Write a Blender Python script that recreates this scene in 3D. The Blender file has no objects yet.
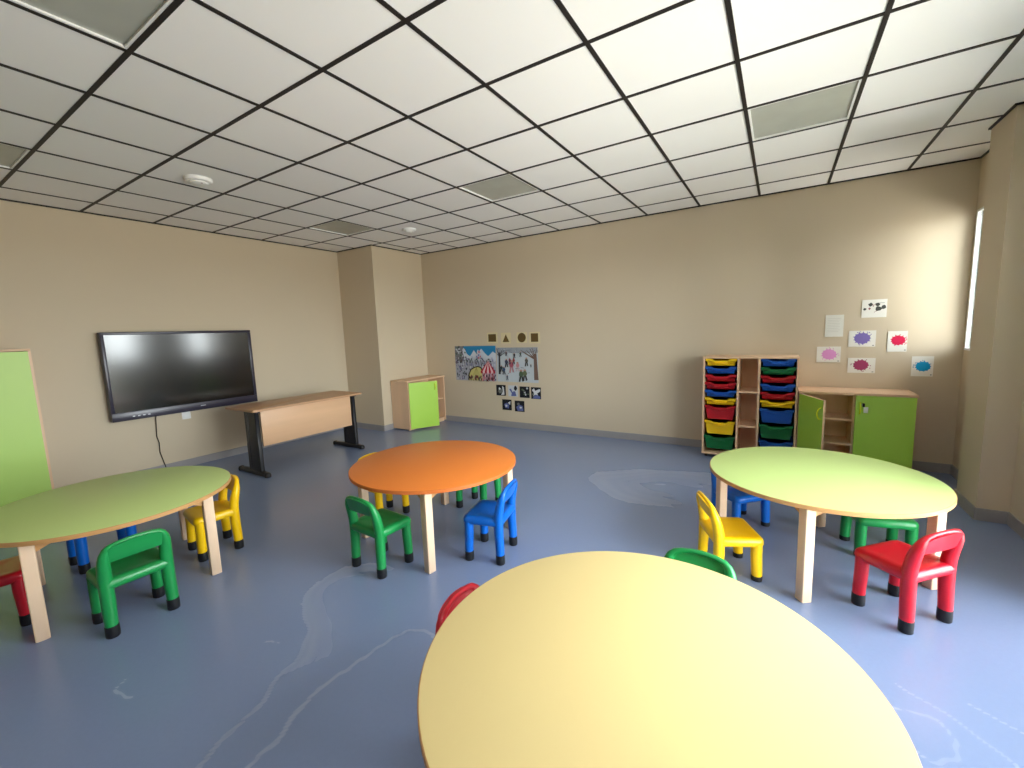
import bpy, bmesh, math, random
import numpy as np
from mathutils import Matrix, Vector
random.seed(7)
S = bpy.context.scene
COL = S.collection
PI = math.pi

# ------------------------------------------------------------------ helpers
def lin(c):
    c = c / 255.0
    return c / 12.92 if c <= .04045 else ((c + .055) / 1.055) ** 2.4
def rgb(r, g, b): return (lin(r), lin(g), lin(b), 1.0)

def mat(name, col, rough=.5, spec=.5, noise=None, metal=0.0, coat=0.0, bump=None):
    """noise = (scale, amount, stretch xyz)"""
    m = bpy.data.materials.new(name); m.use_nodes = True
    nt = m.node_tree; b = nt.nodes['Principled BSDF']
    b.inputs['Base Color'].default_value = col
    b.inputs['Roughness'].default_value = rough
    b.inputs['Specular IOR Level'].default_value = spec
    b.inputs['Metallic'].default_value = metal
    b.inputs['Coat Weight'].default_value = coat
    tc = None
    if noise or bump:
        tc = nt.nodes.new('ShaderNodeTexCoord')
    if noise:
        sc, amt, st = noise
        mp = nt.nodes.new('ShaderNodeMapping'); mp.inputs['Scale'].default_value = st
        nz = nt.nodes.new('ShaderNodeTexNoise'); nz.inputs['Scale'].default_value = sc
        nz.inputs['Detail'].default_value = 5
        mr = nt.nodes.new('ShaderNodeMapRange')
        mr.inputs[1].default_value = .25; mr.inputs[2].default_value = .75
        mr.inputs[3].default_value = 1 - amt; mr.inputs[4].default_value = 1 + amt
        mx = nt.nodes.new('ShaderNodeVectorMath'); mx.operation = 'SCALE'
        mx.inputs[0].default_value = col[:3]
        nt.links.new(tc.outputs['Object'], mp.inputs[0]); nt.links.new(mp.outputs[0], nz.inputs['Vector'])
        nt.links.new(nz.outputs[0], mr.inputs[0]); nt.links.new(mr.outputs[0], mx.inputs['Scale'])
        nt.links.new(mx.outputs[0], b.inputs['Base Color'])
    if bump:
        nz = nt.nodes.new('ShaderNodeTexNoise'); nz.inputs['Scale'].default_value = bump[0]; nz.inputs['Detail'].default_value = 4
        bp = nt.nodes.new('ShaderNodeBump'); bp.inputs['Strength'].default_value = bump[1]; bp.inputs['Distance'].default_value = .004
        nt.links.new(tc.outputs['Object'], nz.inputs['Vector']); nt.links.new(nz.outputs[0], bp.inputs['Height'])
        nt.links.new(bp.outputs[0], b.inputs['Normal'])
    return m

M = {}
M['wall'] = mat('wall_paint', rgb(203, 188, 163), .62, .3, noise=(1.2, .015, (1, 1, 1)), bump=(90, .12))
M['skirt'] = mat('skirting_grey', rgb(150, 147, 148), .35, .5, noise=(6, .05, (1, 1, 1)))
M['grid'] = mat('ceiling_grid_black', rgb(34, 30, 29), .5, .3)
M['birch'] = mat('birch_veneer', rgb(222, 186, 152), .42, .4, noise=(9, .07, (1, 1, .08)))
M['birch_h'] = mat('birch_veneer_lengthwise', rgb(218, 176, 138), .42, .4, noise=(9, .07, (1, .08, 1)))
M['desk_top'] = mat('desk_top_beech', rgb(190, 148, 112), .4, .4, noise=(9, .07, (1, .08, 1)))
M['beech_leg'] = mat('beech_leg', rgb(232, 200, 168), .45, .4, noise=(14, .05, (1, 1, .08)))
M['ply_edge'] = mat('plywood_edge', rgb(196, 146, 92), .5, .4, noise=(20, .08, (1, 1, 6)))
M['orange_edge'] = mat('orange_edge', rgb(205, 110, 48), .5, .4)
M['lam_yellow'] = mat('laminate_yellow', rgb(236, 212, 148), .38, .4)
M['lam_green'] = mat('laminate_green', rgb(196, 218, 136), .38, .4)
M['lam_orange'] = mat('laminate_orange', rgb(236, 132, 52), .38, .4)
M['lime'] = mat('lime_door_laminate', rgb(168, 212, 72), .35, .45)
M['limepanel'] = mat('pale_lime_laminate', rgb(176, 212, 104), .4, .45)
M['lime_handle'] = mat('lime_handle_plastic', rgb(208, 220, 20), .35, .5)
M['green'] = mat('chair_green_plastic', rgb(26, 140, 70), .30, .5)
M['blue'] = mat('chair_blue_plastic', rgb(0, 98, 196), .30, .5)
M['yellow'] = mat('chair_yellow_plastic', rgb(250, 200, 4), .30, .5)
M['red'] = mat('chair_red_plastic', rgb(194, 20, 40), .30, .5)
M['cap'] = mat('black_rubber', rgb(24, 24, 27), .5, .4)
M['t_yellow'] = mat('tray_yellow', rgb(250, 204, 16), .38, .5)
M['t_blue'] = mat('tray_blue', rgb(24, 84, 176), .38, .5)
M['t_red'] = mat('tray_red', rgb(184, 20, 30), .38, .5)
M['t_green'] = mat('tray_green', rgb(16, 110, 56), .38, .5)
M['black_metal'] = mat('black_metal', rgb(26, 26, 30), .42, .5)
M['tv_body'] = mat('tv_black_plastic', rgb(30, 28, 36), .38, .5)
M['tv_screen'] = mat('tv_screen_matte_glass', rgb(14, 14, 14), .15, 1.0)
M['tv_bezel'] = mat('tv_bezel', rgb(48, 44, 60), .3, .5)
M['white_plastic'] = mat('white_plastic', rgb(236, 235, 232), .4, .5)
M['silver'] = mat('silver', rgb(170, 170, 175), .35, .5, metal=.6)
M['pvc'] = mat('window_pvc_white', rgb(238, 238, 236), .35, .5)
M['diffuser'] = mat('lamp_diffuser', rgb(176, 178, 168), .25, .5, noise=(5, .05, (1, 1, 1)))
M['paper'] = mat('paper_white', rgb(232, 229, 220), .8, .2)
M['cream'] = mat('paper_cream', rgb(214, 200, 160), .8, .2)

def flat(name, r, g, b, rough=.7):
    k = 'ink_%d_%d_%d' % (r, g, b)
    if k not in M: M[k] = mat(name, rgb(r, g, b), rough, .2)
    return M[k]

# ceiling tile material: white mineral tile, each tile a touch different
def tile_mat():
    m = bpy.data.materials.new('ceiling_tile'); m.use_nodes = True
    nt = m.node_tree; b = nt.nodes['Principled BSDF']
    b.inputs['Roughness'].default_value = .75; b.inputs['Specular IOR Level'].default_value = .2
    g = nt.nodes.new('ShaderNodeNewGeometry')
    sc = nt.nodes.new('ShaderNodeVectorMath'); sc.operation = 'SCALE'; sc.inputs['Scale'].default_value = 1 / .6
    fl = nt.nodes.new('ShaderNodeVectorMath'); fl.operation = 'FLOOR'
    sx = nt.nodes.new('ShaderNodeSeparateXYZ'); cx = nt.nodes.new('ShaderNodeCombineXYZ')
    wn = nt.nodes.new('ShaderNodeTexWhiteNoise'); wn.noise_dimensions = '2D'
    mr = nt.nodes.new('ShaderNodeMapRange'); mr.inputs[3].default_value = .96; mr.inputs[4].default_value = 1.03
    mx = nt.nodes.new('ShaderNodeVectorMath'); mx.operation = 'SCALE'; mx.inputs[0].default_value = rgb(243, 241, 238)[:3]
    L = nt.links
    L.new(g.outputs['Position'], sc.inputs[0]); L.new(sc.outputs[0], fl.inputs[0]); L.new(fl.outputs[0], sx.inputs[0])
    L.new(sx.outputs[0], cx.inputs[0]); L.new(sx.outputs[1], cx.inputs[1]); L.new(cx.outputs[0], wn.inputs['Vector'])
    L.new(wn.outputs['Value'], mr.inputs[0]); L.new(mr.outputs[0], mx.inputs['Scale']); L.new(mx.outputs[0], b.inputs['Base Color'])
    nz = nt.nodes.new('ShaderNodeTexNoise'); nz.inputs['Scale'].default_value = 160
    bp = nt.nodes.new('ShaderNodeBump'); bp.inputs['Strength'].default_value = .15; bp.inputs['Distance'].default_value = .003
    L.new(g.outputs['Position'], nz.inputs['Vector']); L.new(nz.outputs[0], bp.inputs['Height']); L.new(bp.outputs[0], b.inputs['Normal'])
    return m
M['tile'] = tile_mat()

def floor_mat():
    m = bpy.data.materials.new('vinyl_floor_blue'); m.use_nodes = True
    nt = m.node_tree; L = nt.links; b = nt.nodes['Principled BSDF']
    b.inputs['Specular IOR Level'].default_value = .5
    at = nt.nodes.new('ShaderNodeAttribute'); at.attribute_name = 'scuff'
    tc = nt.nodes.new('ShaderNodeTexCoord')
    n1 = nt.nodes.new('ShaderNodeTexNoise'); n1.inputs['Scale'].default_value = .9; n1.inputs['Detail'].default_value = 4
    n2 = nt.nodes.new('ShaderNodeTexNoise'); n2.inputs['Scale'].default_value = 60; n2.inputs['Detail'].default_value = 3
    L.new(tc.outputs['Object'], n1.inputs['Vector']); L.new(tc.outputs['Object'], n2.inputs['Vector'])
    mixa = nt.nodes.new('ShaderNodeMix'); mixa.data_type = 'RGBA'
    mixa.inputs[6].default_value = rgb(121, 137, 171); mixa.inputs[7].default_value = rgb(131, 147, 181)
    L.new(n1.outputs[0], mixa.inputs[0])
    mr = nt.nodes.new('ShaderNodeMapRange'); mr.inputs[3].default_value = .96; mr.inputs[4].default_value = 1.04
    L.new(n2.outputs[0], mr.inputs[0])
    sc = nt.nodes.new('ShaderNodeVectorMath'); sc.operation = 'SCALE'
    L.new(mixa.outputs[2], sc.inputs[0]); L.new(mr.outputs[0], sc.inputs['Scale'])
    mixb = nt.nodes.new('ShaderNodeMix'); mixb.data_type = 'RGBA'; mixb.inputs[7].default_value = rgb(188, 192, 204)
    L.new(at.outputs['Fac'], mixb.inputs[0]); L.new(sc.outputs[0], mixb.inputs[6])
    L.new(mixb.outputs[2], b.inputs['Base Color'])
    mr2 = nt.nodes.new('ShaderNodeMapRange'); mr2.inputs[3].default_value = .26; mr2.inputs[4].default_value = .5
    L.new(at.outputs['Fac'], mr2.inputs[0]); L.new(mr2.outputs[0], b.inputs['Roughness'])
    n3 = nt.nodes.new('ShaderNodeTexNoise'); n3.inputs['Scale'].default_value = 7
    bp = nt.nodes.new('ShaderNodeBump'); bp.inputs['Strength'].default_value = .06; bp.inputs['Distance'].default_value = .01
    L.new(tc.outputs['Object'], n3.inputs['Vector']); L.new(n3.outputs[0], bp.inputs['Height']); L.new(bp.outputs[0], b.inputs['Normal'])
    return m
M['floor'] = floor_mat()

def glass_mat():
    m = bpy.data.materials.new('window_glass'); m.use_nodes = True
    nt = m.node_tree; nt.nodes.clear(); L = nt.links
    out = nt.nodes.new('ShaderNodeOutputMaterial')
    tr = nt.nodes.new('ShaderNodeBsdfTransparent'); tr.inputs[0].default_value = (.96, .98, .97, 1)
    gl = nt.nodes.new('ShaderNodeBsdfGlossy'); gl.inputs['Roughness'].default_value = .02
    lw = nt.nodes.new('ShaderNodeFresnel'); lw.inputs[0].default_value = 1.3
    mx = nt.nodes.new('ShaderNodeMixShader')
    L.new(lw.outputs[0], mx.inputs[0]); L.new(tr.outputs[0], mx.inputs[1]); L.new(gl.outputs[0], mx.inputs[2]); L.new(mx.outputs[0], out.inputs[0])
    return m
M['glass'] = glass_mat()

# ---- mesh building
class MB:
    def __init__(s): s.bm = bmesh.new(); s.mats = []
    def slot(s, m):
        if m not in s.mats: s.mats.append(m)
        return s.mats.index(m)
    def box(s, a, b, m=None, bevel=0.0):
        x0, y0, z0 = [min(p, q) for p, q in zip(a, b)]; x1, y1, z1 = [max(p, q) for p, q in zip(a, b)]
        t = bmesh.new()
        bmesh.ops.create_cube(t, size=1)
        for v in t.verts:
            v.co = Vector((x0 + (v.co.x + .5) * (x1 - x0), y0 + (v.co.y + .5) * (y1 - y0), z0 + (v.co.z + .5) * (z1 - z0)))
        if bevel > 0:
            bmesh.ops.bevel(t, geom=t.edges[:], offset=bevel, segments=2, profile=.5, affect='EDGES')
        s.merge(t, m); return s
    def merge(s, t, m=None, mtx=None):
        i = s.slot(m) if m else 0
        if mtx is not None: t.transform(mtx)
        t.normal_update()
        vm = {v: s.bm.verts.new(v.co) for v in t.verts}
        for f in t.faces:
            try:
                nf = s.bm.faces.new([vm[v] for v in f.verts]); nf.material_index = i
            except ValueError: pass
        t.free()
    def loft(s, loops, m=None, caps=True, closed=True):
        i = s.slot(m) if m else 0
        rows = [[s.bm.verts.new(p) for p in lp] for lp in loops]
        for a, b in zip(rows, rows[1:]):
            n = len(a)
            for k in range(n if closed else n - 1):
                f = s.bm.faces.new((a[k], a[(k + 1) % n], b[(k + 1) % n], b[k])); f.material_index = i
        if caps:
            f = s.bm.faces.new(rows[0][::-1]); f.material_index = i
            f = s.bm.faces.new(rows[-1]); f.material_index = i
        return s
    def tube(s, pts, radii, m=None, n=16):
        pts = [Vector(p) for p in pts]
        if not isinstance(radii, (list, tuple)): radii = [radii] * len(pts)
        loops = []; ref = None
        for k, p in enumerate(pts):
            d = (pts[min(k + 1, len(pts) - 1)] - pts[max(k - 1, 0)]).normalized()
            if ref is None:
                ref = Vector((1, 0, 0)) if abs(d.x) < .8 else Vector((0, 1, 0))
            u = (ref - d * ref.dot(d)).normalized(); w = d.cross(u); ref = u
            loops.append([p + (u * math.cos(2 * PI * j / n) + w * math.sin(2 * PI * j / n)) * radii[k] for j in range(n)])
        return s.loft(loops, m)
    def poly(s, pts, m, t=0.0):
        i = s.slot(m); f = s.bm.faces.new([s.bm.verts.new(p) for p in pts]); f.material_index = i; return s
    def build(s, name, m=None, parent=None, smooth=True, loc=None, angle=40):
        me = bpy.data.meshes.new(name)
        bmesh.ops.recalc_face_normals(s.bm, faces=s.bm.faces[:])
        s.bm.to_mesh(me); s.bm.free()
        ms = s.mats if s.mats else [m]
        if m and not s.mats: ms = [m]
        for q in ms: me.materials.append(q)
        if smooth:
            for p in me.polygons: p.use_smooth = True
            try: me.set_sharp_from_angle(angle=math.radians(angle))
            except Exception: pass
        o = bpy.data.objects.new(name, me); COL.objects.link(o)
        if parent: o.parent = parent
        if loc: o.location = loc
        return o

def rrect(cx, cy, hx, hy, r, z, n=6):
    out = []
    for sx, sy, a0 in ((1, 1, 0), (-1, 1, PI / 2), (-1, -1, PI), (1, -1, 3 * PI / 2)):
        for k in range(n + 1):
            a = a0 + PI / 2 * k / n
            out.append((cx + sx * (hx - r) + r * math.cos(a), cy + sy * (hy - r) + r * math.sin(a), z))
    return out
def circ(cx, cy, r, z, n=96): return [(cx + r * math.cos(2 * PI * k / n), cy + r * math.sin(2 * PI * k / n), z) for k in range(n)]

def tag(o, label, cat, group=None):
    o['label'] = label; o['category'] = cat
    if group: o['group'] = group
    return o
def thing(name, label, cat, loc=(0, 0, 0), rz=0.0, group=None):
    o = bpy.data.objects.new(name, None); COL.objects.link(o)
    o.empty_display_size = .1
    o.location = loc; o.rotation_euler = (0, 0, rz)
    return tag(o, label, cat, group)
def struct(o): o['kind'] = 'structure'; return o
def kids(o): return [c for c in bpy.data.objects if c.parent == o]
def copy_tree(o, parent=None, swap=None):
    c = o.copy(); COL.objects.link(c)
    if parent: c.parent = parent
    if swap and c.type == 'MESH' and c.data.materials and c.data.materials[0] in swap:
        key = (c.data.name, swap[c.data.materials[0]].name)
        if key not in MESHES:
            me = c.data.copy(); me.materials[0] = swap[c.data.materials[0]]; MESHES[key] = me
        c.data = MESHES[key]
    for ch in kids(o): copy_tree(ch, c, swap)
    return c
MESHES = {}

# ------------------------------------------------------------------ the room
XL, XR, YB, YF, H = -5.84, 1.68, 2.83, -4.7, 2.87
PLX, PLY = -5.02, 1.78          # boxed-in column in the far left corner
PR = (1.51, 1.62, 2.03)         # pilaster on the window wall: face x, from y, to y
T = .28; TR = .10
MB().box((XL - T, YF - T, 0), (XL, YB + T, H + .3)).build('wall_left', M['wall'], smooth=False)
MB().box((XL, YB, 0), (XR, YB + T, H + .3)).build('wall_back', M['wall'], smooth=False)
MB().box((XL, YF - T, 0), (XR, YF, H + .3)).build('wall_front', M['wall'], smooth=False)
SILL, HEAD = 1.185, 2.42
wins = [(2.38, 2.80, SILL), (.66, 1.24, SILL), (-1.75, .42, 0.0)]     # two windows, and an unseen glazed door added to match the floor light
w = MB()
w.box((XR, YF - T, HEAD), (XR + TR, YB + T, H + .3))
ys = sorted([YF - T] + [y for a in wins for y in a[:2]] + [YB + T])
for a, b in zip(ys[::2], ys[1::2]): w.box((XR, a, 0), (XR + TR, b, HEAD))
for a, b, z0 in wins:
    if z0: w.box((XR, a, 0), (XR + TR, b, z0))
w.build('wall_right', M['wall'], smooth=False)
MB().box((XL, PLY, 0), (PLX, YB, H + .1)).build('pillar', M['wall'], smooth=False)
MB().box((PR[0], PR[1], 0), (XR, PR[2], H + .1)).build('pilaster', M['wall'], smooth=False)
for n in ('wall_left', 'wall_back', 'wall_front', 'wall_right', 'pillar', 'pilaster'): struct(bpy.data.objects[n])

def frame_bars(mb, y0, y1, z0, z1, x0, x1, t):
    mb.box((x0, y0, z0), (x1, y0 + t, z1), bevel=.003); mb.box((x0, y1 - t, z0), (x1, y1, z1), bevel=.003)
    mb.box((x0, y0 + t, z0), (x1, y1 - t, z0 + t), bevel=.004); mb.box((x0, y0 + t, z1 - t), (x1, y1 - t, z1), bevel=.004)
for i, (a, b, z0) in enumerate(wins):
    r = bpy.data.objects.new('window_%d' % (i + 1) if z0 else 'unseen_door', None); COL.objects.link(r); struct(r)
    r.location = (XR, (a + b) / 2, z0)
    hy = (b - a) / 2; hz = HEAD - z0; t_ = .022 if z0 else .06
    f = MB(); frame_bars(f, -hy, hy, 0, hz, -.006, .014, t_)
    if hy > .5: f.box((-.006, -.035, t_), (.014, .035, hz - t_), bevel=.004)
    f.build('window_frame' if z0 else 'door_frame', M['pvc'], r)
    g = MB(); g.box((.003, -hy + t_, t_), (.007, hy - t_, hz - t_)); g.build('glass_pane', M['glass'], r, smooth=False)
    if z0:
        s_ = MB(); s_.box((.014, -hy, -.012), (TR + .03, hy, .0)); s_.build('window_sill', M['pvc'], r, smooth=False)

# floor: fine grid so that scuffs and dried cleaning marks can be drawn on it
def floor():
    def axis(lo, hi, fa, fb, d=.0115):
        a = np.concatenate([np.linspace(lo, fa, 12)[:-1], np.arange(fa, fb, d), np.linspace(fb, hi, 12)])
        return np.unique(a)
    xs = axis(XL - .1, XR + .1, -2.5, 1.6); ysn = axis(YF - .1, YB + .1, -2.4, 2.0)
    X, Y = np.meshgrid(xs, ysn); n = X.size; nx, ny = len(xs), len(ysn)
    def seg_d(px, py, pl):
        d = np.full(px.shape, 9.0)
        for (x0, y0), (x1, y1) in zip(pl, pl[1:]):
            dx, dy = x1 - x0, y1 - y0; t = np.clip(((px - x0) * dx + (py - y0) * dy) / (dx * dx + dy * dy), 0, 1)
            d = np.minimum(d, np.hypot(px - x0 - t * dx, py - y0 - t * dy))
        return d
    def smooth(pl, k=3):
        for _ in range(k):
            q = [pl[0]]
            for a, b in zip(pl, pl[1:]):
                q += [(a[0] * .75 + b[0] * .25, a[1] * .75 + b[1] * .25), (a[0] * .25 + b[0] * .75, a[1] * .25 + b[1] * .75)]
            pl = q + [pl[-1]]
        return pl
    def inside(px, py, pl):
        c = np.zeros(px.shape, bool)
        for (x0, y0), (x1, y1) in zip(pl, pl[1:] + pl[:1]):
            if y0 == y1: continue
            c ^= ((y0 > py) != (y1 > py)) & (px < (x1 - x0) * (py - y0) / (y1 - y0) + x0)
        return c
    wob = .012 * np.sin(9 * X + 5 * Y) + .008 * np.sin(23 * X - 17 * Y + 1) + .004 * np.sin(61 * Y + 47 * X)
    wx, wy = X + wob, Y + .7 * np.roll(wob, 7)
    A = np.zeros(X.shape)
    def line(pl, wd, amt):
        nonlocal A
        d = seg_d(wx, wy, smooth(pl)); A = np.maximum(A, amt * np.exp(-(d / wd) ** 2))
    L1 = [(-1.42, -2.36), (-1.466, -2.172), (-1.516, -1.955), (-1.595, -1.829), (-1.642, -1.67), (-1.784, -1.553), (-2.03, -1.48), (-2.15, -1.302), (-2.122, -1.09), (-1.95, -.93)]
    L2 = [(-1.22, -2.36), (-1.301, -2.114), (-1.329, -1.96), (-1.415, -1.756), (-1.388, -1.638), (-1.367, -1.532), (-1.34, -1.355), (-1.276, -1.298), (-1.18, -1.275), (-1.0, -1.3)]
    line(L1, .0065, .34); line(L2, .006, .32)
    pl = smooth(L1[3:])
    d = seg_d(wx, wy, pl); ins = inside(wx, wy, L1[3:] + [(-1.5, -1.0), (-1.45, -1.3), (-1.5, -1.6)])
    strk = .5 + .5 * np.sin(70 * d + 6 * np.sin(3 * X + 4 * Y)) * np.sin(11 * Y + 3 * X)
    A = np.maximum(A, ins * np.exp(-(d / .11) ** 2) * (.08 + .2 * strk))
    R1 = [(-.80, .78), (-1.0, .86), (-1.18, 1.02), (-1.36, 1.19), (-1.33, 1.42), (-.98, 1.67), (-.42, 1.84), (.15, 1.95)]
    line(R1, .011, .22)
    d = seg_d(wx, wy, smooth(R1)); ins = inside(wx, wy, R1 + [(.2, 1.1), (-.3, .85)])
    strk = .5 + .5 * np.sin(38 * d + 7 * np.sin(2.2 * X - 3.1 * Y + 1) + 3 * np.sin(7 * X))
    A = np.maximum(A, ins * np.exp(-(d / .34) ** 2) * (.14 + .16 * strk))
    for pl in ([(-2.55, -.55), (-2.4, -.62), (-2.45, -.7)], [(.9, -.55), (1.08, -.62), (1.17, -.8), (1.2, -1.0)], [(.62, -.7), (.78, -.66), (.84, -.8), (.74, -.92), (.66, -.82)], [(.7, -.55), (.95, -.75), (1.0, -1.05)],
               [(-2.2, -2.2), (-2.16, -2.25), (-2.05, -2.2)], [(-1.9, -1.75), (-1.82, -1.72)]):
        line(pl, .007, .11)
    me = bpy.data.meshes.new('floor')
    co = np.column_stack([X.ravel(), Y.ravel(), np.zeros(n)])
    idx = np.arange(n).reshape(ny, nx)
    q = np.stack([idx[:-1, :-1], idx[:-1, 1:], idx[1:, 1:], idx[1:, :-1]], -1).reshape(-1, 4)
    me.vertices.add(n); me.vertices.foreach_set('co', co.ravel())
    me.loops.add(q.size); me.loops.foreach_set('vertex_index', q.ravel().astype(np.int32))
    me.polygons.add(len(q)); me.polygons.foreach_set('loop_start', np.arange(0, q.size, 4, dtype=np.int32)); me.polygons.foreach_set('loop_total', np.full(len(q), 4, np.int32))
    me.update(calc_edges=True)
    at = me.attributes.new('scuff', 'FLOAT', 'POINT'); at.data.foreach_set('value', np.clip(A, 0, 1).ravel().astype(np.float32))
    me.materials.append(M['floor'])
    o = bpy.data.objects.new('floor', me); COL.objects.link(o); return struct(o)
floor()

# ceiling: 600 mm tiles; cells that hold a lamp are left open
lamps = [(-8, -4), (-4, -4), (-4, 1), (-8, 1), (0, 1), (0, -4)]
ce = MB()
for c in range(-10, 3):
    for r in range(-8, 5):
        if (c, r) in lamps: continue
        x0, x1 = max(c * .6, XL), min(c * .6 + .6, XR); y0, y1 = max(r * .6, YF), min(r * .6 + .6, YB)
        if x1 - x0 < .01 or y1 - y0 < .01: continue
        ce.box((x0, y0, H), (x1, y1, H + .02))
struct(ce.build('ceiling', M['tile'], smooth=False))
gb = MB(); GW = .0115
for c in range(-9, 3): gb.box((c * .6 - GW, YF, H - .004), (c * .6 + GW, YB, H + .004))
for r in range(-7, 5):
    gb.box((XL, r * .6 - GW, H - .0041), (XR, r * .6 + GW, H + .004))
struct(gb.build('ceiling_grid', M['grid'], smooth=False))
def band(path, z0, z1, t, name, m, top=None):
    """a strip running along the foot or head of the walls; path = list of ((x,y),(x,y),(nx,ny))"""
    mb = MB()
    for (x0, y0), (x1, y1), (nx, ny) in path:
        mb.box((x0 - abs(ny) * 0, y0, z0), (x1 + nx * t, y1 + ny * t, z1), bevel=.002 if z0 < 1 else 0)
    if top:
        for (x0, y0), (x1, y1), (nx, ny) in path: mb.box((x0, y0, z1 - .001), (x1 + nx * (t + .001), y1 + ny * (t + .001), z1 + .007))
    return struct(mb.build(name, m, smooth=False))
P_left = [((XL, YF), (XL, PLY), (1, 0))]
P_pil = [((XL, PLY), (PLX + .012, PLY), (0, -1)), ((PLX, PLY), (PLX, YB), (1, 0))]
P_back = [((PLX, YB), (XR, YB), (0, -1))]
P_right = [((XR, PR[2]), (XR, YB), (-1, 0)), ((XR, wins[2][1]), (XR, PR[1]), (-1, 0)), ((XR, YF), (XR, wins[2][0]), (-1, 0))]
P_pr = [((PR[0], PR[1] - .012), (PR[0], PR[2] + .012), (-1, 0)), ((PR[0], PR[1]), (XR, PR[1]), (0, -1)), ((PR[0], PR[2]), (XR, PR[2]), (0, 1))]
for n, pth in (('baseboard_left', P_left), ('baseboard_corner', P_pil), ('baseboard_back', P_back), ('baseboard_right', P_right), ('baseboard_pilaster', P_pr)):
    band(pth, 0, .092, .012, n, M['skirt'])
P_front = [((XL, YF), (XR, YF), (0, 1))]
band(P_left + P_pil + P_back + P_right + P_pr + P_front, H - .012, H + .001, .014, 'trim_1', M['grid'])

where = {(-8, -4): 'at the far left edge above the pale green cupboard', (-4, -4): 'at the top left corner of the photo, the largest of them',
         (-4, 1): 'in mid-ceiling, in front of the back wall', (-8, 1): 'small and far, before the corner column',
         (0, 1): 'on the right, above the tray unit', (0, -4): 'overhead'}
for c, r in lamps[:5]:
    t = thing('ceiling_light', 'unlit ceiling lamp panel ' + where[(c, r)], 'ceiling light', (c * .6 + .3, r * .6 + .3, H), group='square lamp panels in the tiled ceiling')
    f = MB()
    a, b = .288, .276
    for p, q in (((-a, -a), (-b, a)), ((b, -a), (a, a)), ((-b, -a), (b, -b)), ((-b, b), (b, a))):
        f.box((p[0], p[1], -.002), (q[0], q[1], .03))
    f.build('lamp_frame', M['white_plastic'], t, smooth=False)
    MB().box((-b, -b, .008), (b, b, .016)).build('diffuser', M['diffuser'], t, smooth=False)
def detector(name, x, y, r, h, label):
    t = thing(name, label, 'smoke detector', (x, y, H))
    prof = [(0.55, .0), (1, -.0), (1, -.35), (.93, -.55), (.7, -.62), (.66, -.8), (.45, -1.0)]
    MB().loft([circ(0, 0, r * k, h * z, 32) for k, z in prof]).build('detector_body', M['white_plastic'], t)
    MB().loft([circ(r * .5, 0, .008, -h * .85, 10), circ(r * .5, 0, .006, -h * .95, 10)]).build('indicator', flat('red_led', 120, 40, 40), t)
detector('smoke_detector', -3.96, -.90, .10, .05, 'white round smoke detector on the ceiling above the wall screen')
detector('smoke_detector', -3.89, 1.46, .085, .05, 'white round smoke detector on the ceiling near the corner column')

# ------------------------------------------------------------------ small chairs
def make_chair(m, drop=0.0):
    Q = lambda z: z - drop if z > .07 else (z if drop == 0 else z * .5)
    root = bpy.data.objects.new('toddler_chair', None); COL.objects.link(root); root.empty_display_size = .1
    LX, LY, R = .105, .129, .0305
    # seat: rounded slab, lightly dished, rolled edges
    s = MB(); L = []
    for ins, z in ((.022, .252), (.008, .256), (0, .268), (0, .286), (.004, .298), (.012, .306), (.026, .309), (.055, .306), (.09, .302)):
        L.append(rrect(.004, 0, .139 - ins, .157 - ins, max(.034 - ins * .3, .012), Q(z)))
    s.loft(L).build('seat', m, root, angle=60)
    for sx in (1, -1):
        for sy in (1, -1):
            l = MB(); y = sy * LY; x = sx * LX
            top = .27 if sx > 0 else .30
            l.tube([(x + sx * .005, y + sy * .002, Q(.058)), (x + sx * .004, y + sy * .002, Q(.10)), (x, y, Q(.2)), (x, y, Q(top))], [R * .93, R * .95, R, R])
            lo = l.build('leg', m, root)
            MB().loft([circ(x + sx * .005, y + sy * .002, r_, Q(z), 18) for r_, z in ((R * .86, 0), (R * .96, .004), (R * .99, .03), (R * .97, .062), (R * .9, .064))]).build('rubber_foot', M['cap'], lo)
    # backrest: inverted U of tube with a curved panel across its upper part
    b = MB()
    half = [(-.105, .129, .285, .0305), (-.108, .129, .33, .030), (-.117, .129, .38, .0285), (-.128, .1285, .420, .0255), (-.136, .126, .446, .022), (-.142, .118, .469, .0175), (-.147, .101, .486, .0135), (-.151, .072, .495, .0115), (-.154, .036, .500, .0105)]
    half = [(x, y, Q(z), r) for x, y, z, r in half]
    path = half + [(-.155, 0, Q(.502), .010)] + [(x, -y, z, r) for x, y, z, r in half[::-1]]
    b.tube([p[:3] for p in path], [p[3] for p in path], n=14)
    n = 20
    def zt(y):   # height of the arch above y
        ya = abs(y)
        pts = [(0, .502), (.036, .500), (.072, .495), (.101, .486), (.118, .469), (.126, .446), (.129, .405)]
        for (a, za), (c, zc) in zip(pts, pts[1:]):
            if ya <= c: return za + (zc - za) * (ya - a) / (c - a)
        return .405
    loops = []
    for k in range(n + 1):
        y = -.128 + .256 * k / n
        z1 = zt(y); z0 = .398 + .006 * (1 - (y / .128) ** 2)
        bow = -.012 * (1 - (y / .128) ** 2)
        xm = lambda z: -.116 - (z - .375) * .32 + bow
        col = []
        zz = [z0 + (z1 - z0) * q for q in (0, .12, .4, .7, 1)]
        th = (.009, .0125, .011, .010, .010)
        col += [(xm(z) + t, y, Q(z)) for z, t in zip(zz, th)]
        col += [(xm(z) - t, y, Q(z)) for z, t in list(zip(zz, th))[::-1]]
        loops.append(col)
    b.loft(loops)
    b.build('backrest', m, root, angle=50)
    return root

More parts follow.
